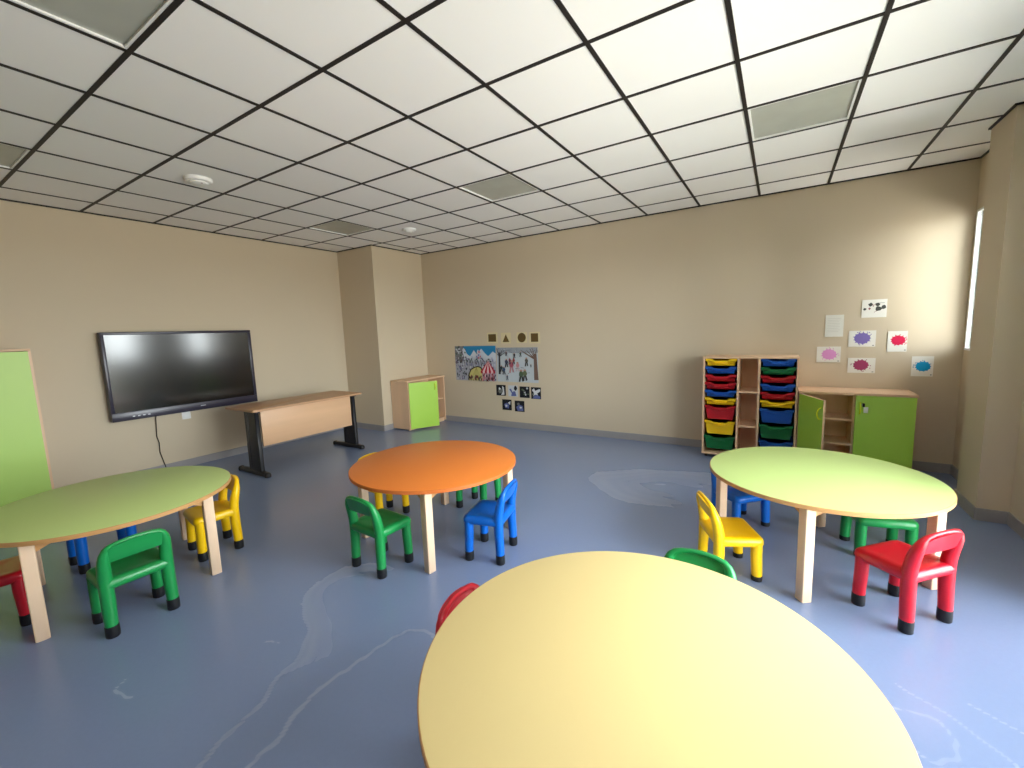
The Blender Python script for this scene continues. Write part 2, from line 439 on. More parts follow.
CH = [  # colour, x, y, facing, label
 ('green', -2.752, -1.985, 179, 'green toddler chair at the left table, nearest the camera, seen from behind'),
 ('yellow', -3.205, -1.397, -98.4, 'yellow toddler chair at the far right side of the left green table'),
 ('blue', -3.755, -1.865, 0, 'blue toddler chair mostly hidden beneath the left green table'),
 ('red', -3.35, -2.415, 82, 'red toddler chair at the left edge of the photo behind a table leg'),
 ('green', -1.945, -.940, 87, 'green toddler chair at the left front of the orange table, seen from behind'),
 ('blue', -1.388, -.468, -166.5, 'blue toddler chair at the right of the orange table'),
 ('yellow', -2.53, -.402, -4, 'yellow toddler chair pushed under the left far side of the orange table'),
 ('green', -1.94, .13, -90, 'green toddler chair on the far side of the orange table, only legs seen'),
 ('yellow', .018, .076, 26, 'low-seated yellow toddler chair at the left of the right green table'),
 ('red', .812, .036, 137, 'red toddler chair at the right of the right green table, seen from behind'),
 ('green', .82, .748, -76, 'green toddler chair tucked beneath the far side of the right green table'),
 ('blue', .028, .797, -43, 'blue toddler chair in shade behind the right green table, beside the tray unit'),
 ('red', -.622, -1.545, 6, 'red toddler chair at the left of the pale yellow table, only its backrest seen'),
 ('green', -.032, -.945, -92, 'green toddler chair behind the pale yellow table, only its backrest seen'),
]
protos = {}
for col, x, y, a, lab in CH:
    low = 'low-seated' in lab or 'beneath the far side' in lab or 'in shade' in lab
    if (col, low) not in protos:
        r = make_chair(M[col], .045 if low else 0.0); protos[col, low] = r
    else:
        r = copy_tree(protos[col, low])
    r.location = (x, y, 0); r.rotation_euler = (0, 0, math.radians(a))
    tag(r, lab, 'chair', 'small plastic chairs around the round tables')

# ------------------------------------------------------------------ round tables
def make_table(lam, edge, x, y, ang, label):
    t = thing('round_table', label, 'table', (x, y, 0), math.radians(ang), 'low round tables')
    top = MB(); R = .606
    top.loft([circ(0, 0, R - .005, .534), circ(0, 0, R, .5365), circ(0, 0, R, .5565), circ(0, 0, R - .003, .559)], edge)
    i = top.slot(lam)
    top.loft([circ(0, 0, R - .0032, .5588), circ(0, 0, R - .006, .56)], lam)
    top.build('tabletop', None, t, angle=30)
    d = .542
    for k in range(4):
        a = k * PI / 2
        c = Vector((d * math.cos(a), d * math.sin(a), 0)); rot = Matrix.Translation(c) @ Matrix.Rotation(a + PI / 4, 4, 'Z')
        tmp = MB().loft([rrect(0, 0, h, h, .007, z, 4) for h, z in ((.024, 0), (.0275, .003), (.028, .30), (.028, .534))])
        tmp.bm.transform(rot); tmp.build('leg', M['beech_leg'], t, angle=50)
        # apron rail to the next leg
        a2 = a + PI / 2; c2 = Vector((d * math.cos(a2), d * math.sin(a2), 0))
        dv = (c2 - c); ln = dv.length; ang2 = math.atan2(dv.y, dv.x)
        ap = MB(); n = 14; loops = []
        for j in range(n + 1):
            u = .028 + (ln - .056) * j / n
            e = min(u - .028, ln - .028 - u)
            zb = .500 - .03 * math.exp(-e / .035)
            loops.append([(u, -.010, zb), (u, .010, zb), (u, .010, .534), (u, -.010, .534)])
        ap.loft(loops)
        ap.bm.transform(Matrix.Translation(c) @ Matrix.Rotation(ang2, 4, 'Z'))
        ap.build('apron', M['ply_edge'], t, angle=30)
    return t
make_table(M['lam_yellow'], M['ply_edge'], -.078, -1.607, 20, 'pale yellow round table, the nearest of the four')
make_table(M['lam_green'], M['ply_edge'], -3.270, -1.876, -54, 'apple green round table at the left edge, in front of the wall screen')
make_table(M['lam_orange'], M['orange_edge'], -1.914, -.423, -54, 'orange round table in the middle of the room')
make_table(M['lam_green'], M['ply_edge'], .466, .450, -97.3, 'pale green round table on the right, in front of the tray unit')

# ------------------------------------------------------------------ desk
def desk():
    t = thing('desk', 'long office desk with wood panel front and black T legs, beside the wall screen', 'desk', (-4.83, .31, 0))
    X0, X1, Y0, Y1 = -.32, .305, -.71, .71
    d = MB(); d.loft([rrect((X0 + X1) / 2, 0, (X1 - X0) / 2 - i, Y1 - i, .02, z) for i, z in ((.003, .728), (0, .731), (0, .75), (.003, .753))])
    d.build('desktop', M['desk_top'], t)
    MB().box((.215, -.60, .325), (.235, .565, .722), bevel=.002).build('modesty_panel', M['birch_h'], t)
    for s in (-1, 1):
        y = -.645 if s < 0 else .61
        l = MB()
        # tapered twin column with a groove, shaped foot
        for xa, xb in ((.045, .105), (.115, .175)):
            pass
        l.loft([rrect(.13, y, hx, .024, .012, z, 4) for hx, z in ((.125, .05), (.125, .34), (.118, .36), (.118, .70), (.13, .716))])
        lo = l.build('leg_column', M['black_metal'], t)
        MB().box((.06, y - .027, .08), (.085, y + .027, .69), bevel=.003).build('cable_channel', M['tv_body'], lo)
        f = MB(); f.loft([[(x, y + p * w, z0 + q * h_) for p, q in ((-1, 0), (1, 0), (1, .7), (.6, 1), (-.6, 1), (-1, .7))] for x, w, z0, h_ in ((-.24, .026, .012, .03), (-.20, .03, .010, .035), (.05, .034, .010, .05), (.2, .034, .010, .05), (.32, .03, .010, .04), (.355, .026, .012, .03))])
        f.build('foot_bar', M['black_metal'], lo)
        for x in (-.225, .34):
            MB().loft([circ(x, y, r, z, 20) for r, z in ((.03, 0), (.034, .004), (.034, .03), (.026, .046), (.012, .052))]).build('levelling_foot', M['cap'], lo)
        MB().box((-.24, y - .02, .712), (.28, y + .02, .729), bevel=.003).build('support_arm', M['black_metal'], lo)
desk()

# ------------------------------------------------------------------ wall screen
def tv():
    t = thing('wall_screen', 'large flat black screen hung on the left wall', 'television', (XL, -.485, .686))
    W = .745
    b = MB()
    b.box((.03, -W, .0), (.10, W, .955), bevel=.006)
    b.build('housing', M['tv_body'], t)
    fb = MB(); x0, x1 = .10, .118
    yl, yr, zb, zt = -W + .03, W - .035, .092, .925
    fb.box((x0, -W, 0), (x1, W, zb), bevel=.004)
    fb.box((x0, -W, zt), (x1, W, .955), bevel=.004)
    fb.box((x0, -W, zb), (x1, yl, zt), bevel=.004); fb.box((x0, yr, zb), (x1, W, zt), bevel=.004)
    bz = fb.build('bezel', M['tv_bezel'], t)
    MB().box((.10, yl, zb), (.108, yr, zt)).build('screen', M['tv_screen'], t, smooth=False)
    for k in range(4):
        MB().box((x1 - .001, -W + .17 + k * .045, .032), (x1 + .001, -W + .19 + k * .045, .044)).build('port', M['silver'], bz)
    MB().box((x1 - .001, .075, .045), (x1 + .001, .13, .056)).build('badge', M['silver'], bz)
    MB().box((.04, W, .36), (.085, W + .012, .48), bevel=.004).build('pen_holder', M['black_metal'], t)
    for y in (-.3, .3): MB().box((.0, y - .03, .2), (.03, y + .03, .75)).build('wall_bracket', M['black_metal'], t)
tv()
cb = MB()
pts = [(XL + .05, -.833, .70), (XL + .03, -.835, .66), (XL + .014, -.838, .55), (XL + .012, -.845, .44), (XL + .014, -.83, .36), (XL + .012, -.835, .25), (XL + .012, -.815, .14), (XL + .02, -.80, .05), (XL + .03, -.76, .006), (XL + .05, -.66, .006)]
cb.tube(pts, .0045, n=8)
tag(cb.build('power_cable', M['cap']), 'thin dark cable hanging down the wall below the screen', 'cable')
t = thing('wall_socket', 'white wall socket below the screen', 'socket', (XL, -.53, .627))
MB().box((0, -.045, -.043), (.010, .045, .043), bevel=.003).build('socket_plate', M['white_plastic'], t)
MB().loft([[(x, r * math.cos(a), r * math.sin(a)) for a in [2 * PI * k / 20 for k in range(20)]] for r, x in ((.026, .009), (.024, .012), (.02, .0105))]).build('socket_face', M['pvc'], t)

# ------------------------------------------------------------------ cupboards
def arch_handle(parent, x, y, z, side, m, hgt=.11, out=.035):
    pts = []
    for k in range(13):
        a = PI * k / 12
        pts.append((x, y + side * out * math.sin(a), z + hgt / 2 * math.cos(a)))
    h = MB(); h.tube(pts, .006, n=8); return h.build('handle', m, parent)

def low_cupboard():
    t = thing('low_cupboard', 'low lime green cupboard with its left door ajar, right of the tray unit', 'cupboard', (.425, 2.45, 0))
    W, D, Z = .893, .37, .80
    b = MB()
    for x in (0, W - .018): b.box((x, 0, .03), (x + .018, D, Z - .024), bevel=.001)
    b.box((.018, .02, .05), (W - .018, D, .07)); b.box((.018, D - .012, .07), (W - .018, D, Z - .024))
    b.box((.018, .03, 0), (W - .018, .05, .05))
    b.build('carcass', M['birch'], t, smooth=False)
    MB().box((-.004, -.022, Z - .024), (W + .004, D, Z), bevel=.002).build('top_board', M['birch'], t)
    MB().box((W / 2 - .009, .03, .07), (W / 2 + .009, D - .012, Z - .024)).build('divider', M['birch'], t, smooth=False)
    for z in (.285, .53): MB().box((.018, .03, z - .018), (W / 2 - .009, D - .013, z)).build('shelf', M['birch'], t, smooth=False)
    d = MB(); d.box((W / 2 + .008, -.019, .035), (W - .006, -.001, Z - .026), bevel=.001)
    dr = d.build('door', M['lime'], t, smooth=False)
    arch_handle(dr, W / 2 + .04, -.019, .655, -1, M['lime_handle'])
    MB().loft([[(W / 2 + .065 + r * math.cos(a), y, .69 + r * math.sin(a)) for a in [2 * PI * k / 16 for k in range(16)]] for r, y in ((.011, -.018), (.011, -.024), (.008, -.026))]).build('lock', M['silver'], dr)
    MB().box((W / 2 + .057, -.05, .672), (W / 2 + .073, -.026, .706), bevel=.003).build('key', M['cap'], dr)
    MB().box((W / 2 + .066, -.043, .615), (W / 2 + .10, -.037, .672), bevel=.002).build('key_tag', M['white_plastic'], dr)
    # the opened door, swung out about its left edge
    w = W / 2 - .008
    o = MB(); o.box((0, -.018, .035), (w, -.0, Z - .026), M['birch'], bevel=.001)
    o.box((.0015, -.0188, .0365), (w - .0015, -.0175, Z - .0275), M['lime']); o.box((.0015, -.0005, .0365), (w - .0015, .0008, Z - .0275), M['lime'])
    do = o.build('door', None, t, smooth=False); do.location = (.020, -.004, 0); do.rotation_euler = (0, 0, math.radians(-67))
    arch_handle(do, w - .028, -.019, .645, -1, M['lime_handle'])
    do['label'] = 'opened lime door'
low_cupboard()

def corner_cupboard():
    t = thing('corner_cupboard', 'low birch cupboard with one lime door ajar, against the corner column', 'cupboard', (PLX + .013, 1.955, 0))
    W, D, Z = .86, .37, .79
    b = MB()
    b.box((0, 0, .02), (D, .018, Z - .022)); b.box((0, W - .018, .02), (D, W, Z - .022))
    b.box((0, .018, .05), (D - .02, W - .018, .068)); b.box((0, .018, .068), (.012, W - .018, Z - .022)); b.box((D - .05, .018, 0), (D - .03, W - .018, .05))
    b.build('carcass', M['birch'], t, smooth=False)
    MB().box((-.0, -.006, Z - .022), (D + .012, W + .006, Z), bevel=.002).build('top_board', M['birch'], t)
    MB().box((.012, .018, .39), (D - .03, W - .018, .408)).build('shelf', M['birch'], t, smooth=False)
    w = .47
    o = MB(); o.box((0, 0, .028), (.018, w, Z - .03), M['birch'], bevel=.001)
    o.box((.0175, .0015, .0295), (.0188, w - .0015, Z - .0315), M['lime']); o.box((-.0008, .0015, .0295), (.0005, w - .0015, Z - .0315), M['lime'])
    do = o.build('door', None, t, smooth=False); do.location = (D + .003, .014, 0); do.rotation_euler = (0, 0, math.radians(-28))
    hp = []
    for k in range(13):
        a = PI * k / 12; hp.append((.018 + .03 * math.sin(a), w - .045, .67 + .05 * math.cos(a)))
    MB().tube(hp, .006, n=8).build('handle', M['lime_handle'], do)
corner_cupboard()

def tall_cupboard():
    t = thing('tall_cupboard', 'tall pale green cupboard cut by the left edge of the photo', 'cupboard', (XL + .012, -1.775, 0))
    W, D, Z = .92, .40, 1.50
    b = MB(); b.box((0, -W, 0), (D, -W + .018, Z - .02)); b.box((0, -.018, 0), (D, 0, Z - .02)); b.box((0, -W + .018, 0), (.012, -.018, Z - .02)); b.box((.012, -W + .018, .05), (D - .02, -.018, .07))
    b.box((D - .05, -W + .018, 0), (D - .03, -.018, .05))
    b.build('carcass', M['birch'], t, smooth=False)
    MB().box((0, -W, Z - .02), (D, 0, Z), bevel=.002).build('top_board', M['birch'], t)
    for y0, y1 in ((-W + .007, -W / 2 - .002), (-W / 2 + .002, -.007)):
        d = MB(); d.box((D - .019, y0, .052), (D - .001, y1, Z - .024)); dr = d.build('door', M['limepanel'], t, smooth=False)
        yy = y1 - .06 if y1 < -.1 else y0 + .06
        MB().tube([(D - .001 + .03 * math.sin(PI * k / 12), yy, .85 + .05 * math.cos(PI * k / 12)) for k in range(13)], .006, n=8).build('handle', M['lime_handle'], dr)
tall_cupboard()

# ------------------------------------------------------------------ tray unit and its trays
UX, UY = -.478, 2.45
def tray_unit():
    t = thing('tray_unit', 'birch tray storage unit with two columns of coloured trays against the back wall', 'storage unit', (UX, UY, 0))
    W, D, Z = .894, .37, 1.143
    b = MB()
    xs = [0, .341, .536, W - .018]
    for x in xs: b.box((x, 0, .036), (x + (.020 if x in (.341, .536) else .018), D, Z - .02))
    b.box((.018, 0, .036), (W - .018, D, .056)); b.box((.018, D - .01, .056), (W - .018, D, Z - .02))
    b.build('carcass', M['birch'], t, smooth=False)
    MB().box((-.002, -.002, Z - .02), (W + .002, D, Z), bevel=.002).build('top_board', M['birch'], t)
    for z in (.39, .77): MB().box((.361, .004, z - .018), (.536, D - .011, z)).build('shelf', M['birch'], t, smooth=False)
    for x in (.03, W - .06):
        for y in (.03, D - .06):
            MB().box((x, y, 0), (x + .03, y + .03, .037)).build('foot', M['cap'], t, smooth=False)
    def runners(x0, x1):
        r = MB()
        for z in [1.02 - .0885 * k for k in range(6)] + [.46, .288, .116]:
            pass
    return t
tray_unit()
def tray(name, cx, zt, w, h, m, label, grp):
    """pull-out tray: rim with a dipped front lip, tapered body"""
    t = thing(name, label, 'tray', (cx, UY, zt - h), 0, grp)
    hw = w / 2; dp = .30
    def ring(ins, z, dip, fy):
        n = 24; pts = []
        for k in range(n + 1):                      # front edge left to right
            x = -hw + ins + (w - 2 * ins) * k / n
            u = abs(x) / hw
            dz = dip * (1 if u < .42 else max(0, 1 - (u - .42) / .16))
            pts.append((x, fy, z - dz))
        pts += [(hw - ins, dp, z), (-hw + ins, dp, z)]
        return pts
    b = MB(); dip = .020
    # lip, outer wall, bottom, then inside
    L = [ring(.016, h * .5, 0, .028), ring(.012, h - .030 - dip * .2, dip * .6, .018), ring(.002, h - .026, dip, .004), ring(.0, h - .018, dip, 0), ring(0, h - .001, dip, 0), ring(.002, h, dip, .002), ring(.006, h, dip, .008), ring(.010, h - .010, dip, .014), ring(.016, h * .5, 0, .024)]
    low = [ring(.020 if h < .1 else .028, .004, 0, .034), ring(.024 if h < .1 else .032, 0, 0, .040)]
    L = low[::-1] + L + [ring(.024 if h < .1 else .032, .006, 0, .044)]
    b.loft(L)
    b.build('tray_body', m, t, angle=50)
    hn = MB(); hn.box((-hw * .40, -.007, h - .034 - dip), (hw * .40, .004, h - .026 - dip), bevel=.002); hn.build('grip', m, t)
cols = {'y': 't_yellow', 'b': 't_blue', 'r': 't_red', 'g': 't_green'}
nm = {'y': 'yellow', 'b': 'blue', 'r': 'red', 'g': 'green'}
ordn = ['topmost', 'second from the top', 'third from the top', 'fourth from the top', 'fifth from the top', 'sixth from the top', 'seventh from the top', 'eighth from the top', 'bottom']
for side, cx, seq in (('left', UX + .1795, 'ybrrbyryg'), ('right', UX + .716, 'bgrbrybgb')):
    z = 1.121
    for k, c in enumerate(seq):
        deep = k >= 6; pitch = .172 if deep else .0875; h = .158 if deep else .078
        tray('deep_tray' if deep else 'shallow_tray', cx, z, .310 if side == 'left' else .308, h, M[cols[c]], '%s %s plastic tray, %s in the %s column of the tray unit' % ('deep' if deep else 'shallow', nm[c], ordn[k], side), 'pull-out trays in the tray unit')
        z -= pitch
# dark runners that carry the trays belong to the unit
un = bpy.data.objects['tray_unit']
for x0, x1 in ((.018, .0235), (.3358, .341), (.556, .561), (.8712, .876)):
    for z in [1.121 - .0875 * k - .012 for k in range(6)] + [.596 - .172 * k - .012 for k in range(3)]:
        MB().box((x0, .008, z - .010), (x1, .34, z - .002)).build('runner', M['cap'], un, smooth=False)
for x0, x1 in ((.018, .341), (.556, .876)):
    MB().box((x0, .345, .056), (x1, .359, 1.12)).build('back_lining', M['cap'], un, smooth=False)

# ------------------------------------------------------------------ papers on the back wall
YW = YB - .001
class Sheet:
    """a sheet pinned to the back wall, printed shapes in the same mesh"""
    def __init__(s, x0, z1, x1, z0, base, tilt=0.0):
        s.x0, s.x1, s.z0, s.z1 = x0, x1, z0, z1; s.mb = MB(); s.k = 0; s.tilt = tilt
        s.mb.box((x0, YW - .0025, z0), (x1, YW, z1), base)
    def p(s, u, v): return (s.x0 + u * (s.x1 - s.x0), s.z1 - v * (s.z1 - s.z0))
    def poly(s, uv, m):
        s.k += 1; y = YW - .0026 - .00006 * s.k
        s.mb.poly([(s.p(u, v)[0], y, s.p(u, v)[1]) for u, v in uv], m)
    def ell(s, u, v, ru, rv, m, n=14, jag=0):
        s.poly([(u + ru * (1 + jag * random.uniform(-1, 1)) * math.cos(2 * PI * k / n), v + rv * (1 + jag * random.uniform(-1, 1)) * math.sin(2 * PI * k / n)) for k in range(n)], m)
    def rect(s, a, b, c, d, m): s.poly([(a, b), (c, b), (c, d), (a, d)], m)
    def stroke(s, u0, v0, u1, v1, w, m, w2=None):
        w2 = w if w2 is None else w2
        asp = (s.x1 - s.x0) / (s.z1 - s.z0)
        dx, dy = (u1 - u0) * asp, v1 - v0; l = math.hypot(dx, dy) or 1; nx, ny = -dy / l, dx / l
        s.poly([(u0 + nx * w / asp, v0 + ny * w), (u1 + nx * w2 / asp, v1 + ny * w2), (u1 - nx * w2 / asp, v1 - ny * w2), (u0 - nx * w / asp, v0 - ny * w)], m)
    def done(s, name, label, cat, grp=None):
        o = s.mb.build(name, None, smooth=False)
        # origin to the sheet's own place
        c = Vector(((s.x0 + s.x1) / 2, YW, s.z0)); o.data.transform(Matrix.Translation(-c)); o.location = c
        if s.tilt: o.rotation_euler = (0, s.tilt, 0)
        return tag(o, label, cat, grp)

brown = flat('card_brown', 98, 78, 44)
for (x0, x1, zt, zb), kind, lab in (((-3.70, -3.50, 1.496, 1.326), 'r', 'cream card with a brown rectangle, first of the four shape cards'),
                                   ((-3.435, -3.255, 1.485, 1.318), 't', 'cream card with a brown triangle above the picture posters'),
                                   ((-3.15, -2.97, 1.485, 1.322), 'c', 'cream card with a brown circle above the picture posters'),
                                   ((-2.93, -2.745, 1.482, 1.312), 's', 'cream card with a brown square, last of the four shape cards')):
    s = Sheet(x0, zt, x1, zb, M['cream'])
    if kind == 'r': s.rect(.12, .16, .86, .86, brown)
    if kind == 't': s.poly([(.5, .14), (.84, .86), (.16, .86)], brown)
    if kind == 'c': s.ell(.5, .5, .40, .44, brown, 28)
    if kind == 's': s.rect(.16, .12, .82, .86, brown)
    s.done('shape_picture', lab, 'card', 'shape cards above the posters')

def rc(l): return flat('print', *random.choice(l))
# market poster
s = Sheet(-4.372, 1.288, -3.545, .722, flat('poster_lilac_grey', 172, 174, 186))
sky = flat('poster_sky', 44, 128, 176)
s.rect(.2, 0, 1, .28, sky)
s.poly([(.16, .34), (.2, .02), (.26, .10), (.30, .22), (.38, .30), (.48, .12), (.55, .24), (.66, .08), (.74, .2), (.82, .30), (.93, .16), (1, .22), (1, .42), (.2, .46)], flat('poster_snow', 196, 204, 214))
s.poly([(0, 0), (.22, 0), (.2, .2), (.26, .42), (.2, .5), (0, .5)], flat('poster_stone', 120, 122, 128))
for k in range(34):
    u, v = random.uniform(.0, .28), random.uniform(.02, .5)
    s.ell(u, v, random.uniform(.012, .03), random.uniform(.015, .04), rc([(60, 60, 66), (92, 84, 84), (150, 150, 160), (190, 196, 206), (84, 104, 90)]), 8, .3)
for k in range(260):
    u, v = random.uniform(.02, .98), random.uniform(.34, .97)
    s.ell(u, v, random.uniform(.007, .02), random.uniform(.012, .055), rc([(96, 98, 124), (72, 80, 84), (196, 196, 206), (130, 130, 164), (204, 208, 216), (104, 80, 92), (70, 88, 80), (140, 128, 150), (56, 54, 62), (160, 164, 186)]), 8, .35)
for k in range(9):
    u = .3 + .07 * k; s.stroke(u, .40, u + .03, .58, .012, rc([(84, 92, 96), (120, 110, 120), (70, 74, 80)]), .004)
for k in range(14):
    s.ell(random.uniform(.56, .68), random.uniform(.14, .34), .014, .03, rc([(196, 60, 70), (206, 110, 110), (110, 110, 180), (210, 206, 216)]), 8, .3)
s.poly([(.33, .99), (.34, .82), (.39, .68), (.48, .60), (.58, .57), (.66, .60), (.70, .70), (.72, .99)], flat('poster_dark', 70, 60, 52))
s.poly([(.355, .99), (.365, .82), (.41, .70), (.49, .63), (.58, .605), (.64, .63), (.67, .72), (.68, .99)], flat('poster_straw', 196, 186, 118))
for k in range(6):
    s.stroke(.545, .61, .39 + .05 * k, .97, .004, flat('poster_seam', 150, 140, 84), .006)
for k in range(34):
    s.ell(random.uniform(.37, .66), random.uniform(.86, .98), .012, .045, rc([(120, 92, 66), (130, 62, 62), (76, 90, 76), (190, 180, 150), (64, 54, 50)]), 8, .3)
redp, whp = flat('poster_red', 176, 44, 60), flat('poster_pinkwhite', 226, 190, 194)
ap = (.83, .42); n = 7
for k in range(n):
    a0 = .645 + .345 * k / n; a1 = .645 + .345 * (k + 1) / n
    s.poly([ap, (a1, .72), (a1 - .005, .78 + .01 * (k % 2)), (a0 + .005, .78 + .01 * (k % 2)), (a0, .72)], redp if k % 2 == 0 else whp)
s.rect(.68, .78, .97, .97, flat('poster_rose', 176, 140, 150))
for k in range(26):
    s.ell(random.uniform(.68, .97), random.uniform(.80, .98), .012, .045, rc([(150, 40, 56), (90, 60, 66), (220, 200, 204), (60, 54, 60), (190, 110, 120)]), 8, .3)
s.stroke(.83, .42, .83, .36, .006, flat('poster_dark', 70, 60, 52)); s.poly([(.83, .355), (.90, .375), (.83, .395)], flat('poster_dark', 70, 60, 52))
s.done('market_picture', 'picture poster of a mountain market with a red striped tent', 'poster')

# winter park poster
s = Sheet(-3.530, 1.256, -2.792, .722, flat('poster_ice', 186, 194, 200))
s.rect(0, 0, 1, .16, flat('poster_haze', 150, 156, 164))
bark, dk = flat('poster_bark', 112, 90, 80), flat('poster_ink', 66, 64, 70)
for k in range(60):
    u = random.uniform(0, 1); v = random.uniform(0, .18)
    s.stroke(u, v, u + random.uniform(-.08, .08), v + random.uniform(-.06, .08), .006, rc([(110, 112, 120), (88, 88, 96), (134, 138, 146), (196, 202, 208)]), .002)
s.stroke(.075, .14, .065, .78, .028, dk, .036)
for a, b in ((0, .0), (.16, .02), (.22, .12), (-.02, .14)): s.stroke(.075, .26, max(.005, a), b + .02, .014, dk, .005)
s.stroke(.94, .18, .955, .92, .045, bark, .07)
for a, b in ((.74, .06), (.82, .01), (.66, .12), (.98, .0), (.88, .0), (.6, .05)): s.stroke(.94, .34, a, b + .02, .02, bark, .005)
def figure(u, v, h, c1, c2):
    s.ell(u, v - h * .42, h * .10, h * .11, flat('poster_skin', 180, 140, 126), 8)
    s.ell(u, v - h * .16, h * .15, h * .24, flat('p', *c1), 9, .15)
    s.stroke(u - h * .05, v + .02 * h, u - h * .12, v + h * .46, h * .07, flat('p', *c2)); s.stroke(u + h * .05, v + .02 * h, u + h * .11, v + h * .42, h * .07, flat('p', *c2))
for f in ((.37, .56, .38, (170, 90, 104), (178, 130, 136)), (.33, .40, .2, (120, 60, 80), (80, 70, 80)), (.43, .40, .2, (150, 60, 66), (70, 60, 66)), (.52, .56, .28, (196, 140, 146), (190, 170, 172)),
          (.735, .42, .26, (96, 92, 84), (70, 70, 66)), (.60, .82, .36, (82, 100, 78), (60, 62, 56)), (.69, .80, .34, (104, 110, 84), (64, 58, 54)), (.45, .24, .16, (60, 60, 70), (60, 56, 66)),
          (.25, .18, .14, (96, 70, 76), (70, 64, 70)), (.60, .20, .15, (84, 100, 88), (66, 70, 66)), (.25, .46, .26, (70, 76, 96), (60, 60, 70)), (.18, .68, .24, (60, 84, 120), (52, 56, 70)), (.12, .62, .2, (56, 70, 76), (50, 56, 60)), (.84, .52, .1, (60, 56, 58), (60, 56, 58)), (.26, .88, .16, (96, 104, 120), (80, 84, 92))):
    figure(*f)
for k in range(16):
    u, v = random.uniform(.02, .95), random.uniform(.55, .96)
    s.stroke(u, v, u + random.uniform(.02, .08), v + random.uniform(-.02, .02), .006, rc([(120, 124, 132), (150, 156, 166), (96, 96, 104)]))
s.done('park_picture', 'picture poster of people in a snowy park between bare trees', 'poster')

photos = [((-3.562, .668, -3.384, .498), 'dark photo print, leftmost of the upper row below the posters', 0), ((-3.335, .668, -3.163, .495), 'pale photo print with a blue figure, second in the upper row below the posters', 1),
          ((-3.127, .658, -2.954, .485), 'dark photo print with white flecks, third in the upper row below the posters', 2), ((-2.924, .654, -2.757, .476), 'photo print with a white figure, last in the upper row below the posters', 3),
          ((-3.457, .440, -3.284, .272), 'dark photo print with a blue and white figure, left in the bottom row', 4), ((-3.225, .432, -3.052, .262), 'dark photo print of a blue shape, right in the bottom row below the posters', 5)]
for (x0, z1, x1, z0), lab, k in photos:
    s = Sheet(x0, z1, x1, z0, flat('photo_pale', 196, 200, 206) if k == 1 else flat('photo_black', 30, 30, 36))
    W_, B_, G_ = flat('photo_white', 206, 208, 212), flat('photo_blue', 92, 100, 150), flat('photo_grey', 110, 110, 108)
    if k == 0: s.ell(.45, .55, .22, .28, G_, 9, .2); s.poly([(.62, .1), (.82, .2), (.86, .9), (.5, .95), (.7, .6)], W_); s.ell(.35, .35, .12, .1, W_, 8, .2)
    if k == 1: s.poly([(.1, .35), (.3, .3), (.45, .6), (.6, .5), (.75, .55), (.85, .95), (.3, .98), (.35, .7)], B_); s.ell(.78, .25, .16, .22, flat('photo_black', 30, 30, 36), 9, .2)
    if k == 2:
        for q in range(9): s.ell(random.uniform(.12, .88), random.uniform(.12, .88), .09, .08, rc([(196, 198, 200), (120, 124, 118), (84, 100, 80)]), 8, .4)
    if k == 3: s.poly([(.08, .25), (.3, .08), (.42, .3), (.9, .12), (.96, .3), (.62, .52), (.72, .7), (.4, .62), (.2, .8), (.3, .5)], W_); s.poly([(.3, .75), (.55, .62), (.95, .8), (.9, .97), (.12, .97)], B_); s.ell(.2, .6, .08, .12, G_, 8, .3)
    if k == 4: s.poly([(.2, .45), (.5, .3), (.75, .5), (.7, .85), (.3, .8)], B_); s.poly([(.6, .3), (.9, .15), (.85, .5)], W_); s.ell(.42, .6, .12, .12, W_, 8, .3)
    if k == 5: s.poly([(.15, .6), (.45, .35), (.8, .45), (.9, .9), (.3, .95)], B_); s.ell(.4, .3, .14, .12, G_, 8, .3); s.ell(.62, .62, .12, .1, W_, 8, .3)
    s.done('photo_picture', lab, 'photo', 'photo prints below the posters')

def splat(s, u, v, r, c, asp, seed):
    rnd = random.Random(seed); pts = []; n = 26
    for k in range(n * 2):
        a = PI * k / n
        rr = r * (1.0 + (rnd.uniform(.10, .32) if k % 4 == 0 else rnd.uniform(-.06, .04)))
        pts.append((u + rr * math.cos(a) / asp * 1.05, v + rr * .92 * math.sin(a)))
    s.poly(pts, c)
    for k in range(7):
        a = rnd.uniform(0, 2 * PI); rr = r * rnd.uniform(1.3, 1.45)
        s.ell(min(max(u + rr * math.cos(a) / asp, .04), .96), min(max(v + rr * math.sin(a) * .85, .05), .95), r * .08 / asp, r * .08, c, 8)
SPG = 'paint splash sheets above the lime cupboard'
for (x0, z1, x1, z0), c, uvr, lab, seed in (
    ((.838, 1.384, 1.052, 1.222), (128, 112, 178), (.50, .48, .40), 'white sheet with a violet paint splash above the lime cupboard', 3),
    ((.578, 1.226, .780, 1.062), (222, 150, 206), (.52, .5, .38), 'white sheet with a pale pink paint splash, lowest on the left', 5),
    ((.843, 1.108, 1.062, .955), (158, 62, 100), (.48, .48, .40), 'white sheet with a dark mauve paint splash above the lime cupboard', 8),
    ((1.142, 1.372, 1.288, 1.170), (214, 34, 78), (.54, .45, .27), 'white sheet with a crimson paint splash above the lime cupboard', 11),
    ((1.332, 1.125, 1.488, .932), (20, 150, 202), (.53, .50, .285), 'white sheet with a bright blue paint splash, nearest the window', 14)):
    s = Sheet(x0, z1, x1, z0, M['paper'])
    asp = (x1 - x0) / (z1 - z0); ic = flat('splash', *c)
    splat(s, uvr[0], uvr[1], uvr[2] * .92, ic, asp, seed)
    s.rect(.88, .90, .95, .94, flat('pencil', 90, 90, 90))
    s.done('splash_picture', lab, 'picture', SPG)
s = Sheet(.928, 1.688, 1.120, 1.512, M['paper'])
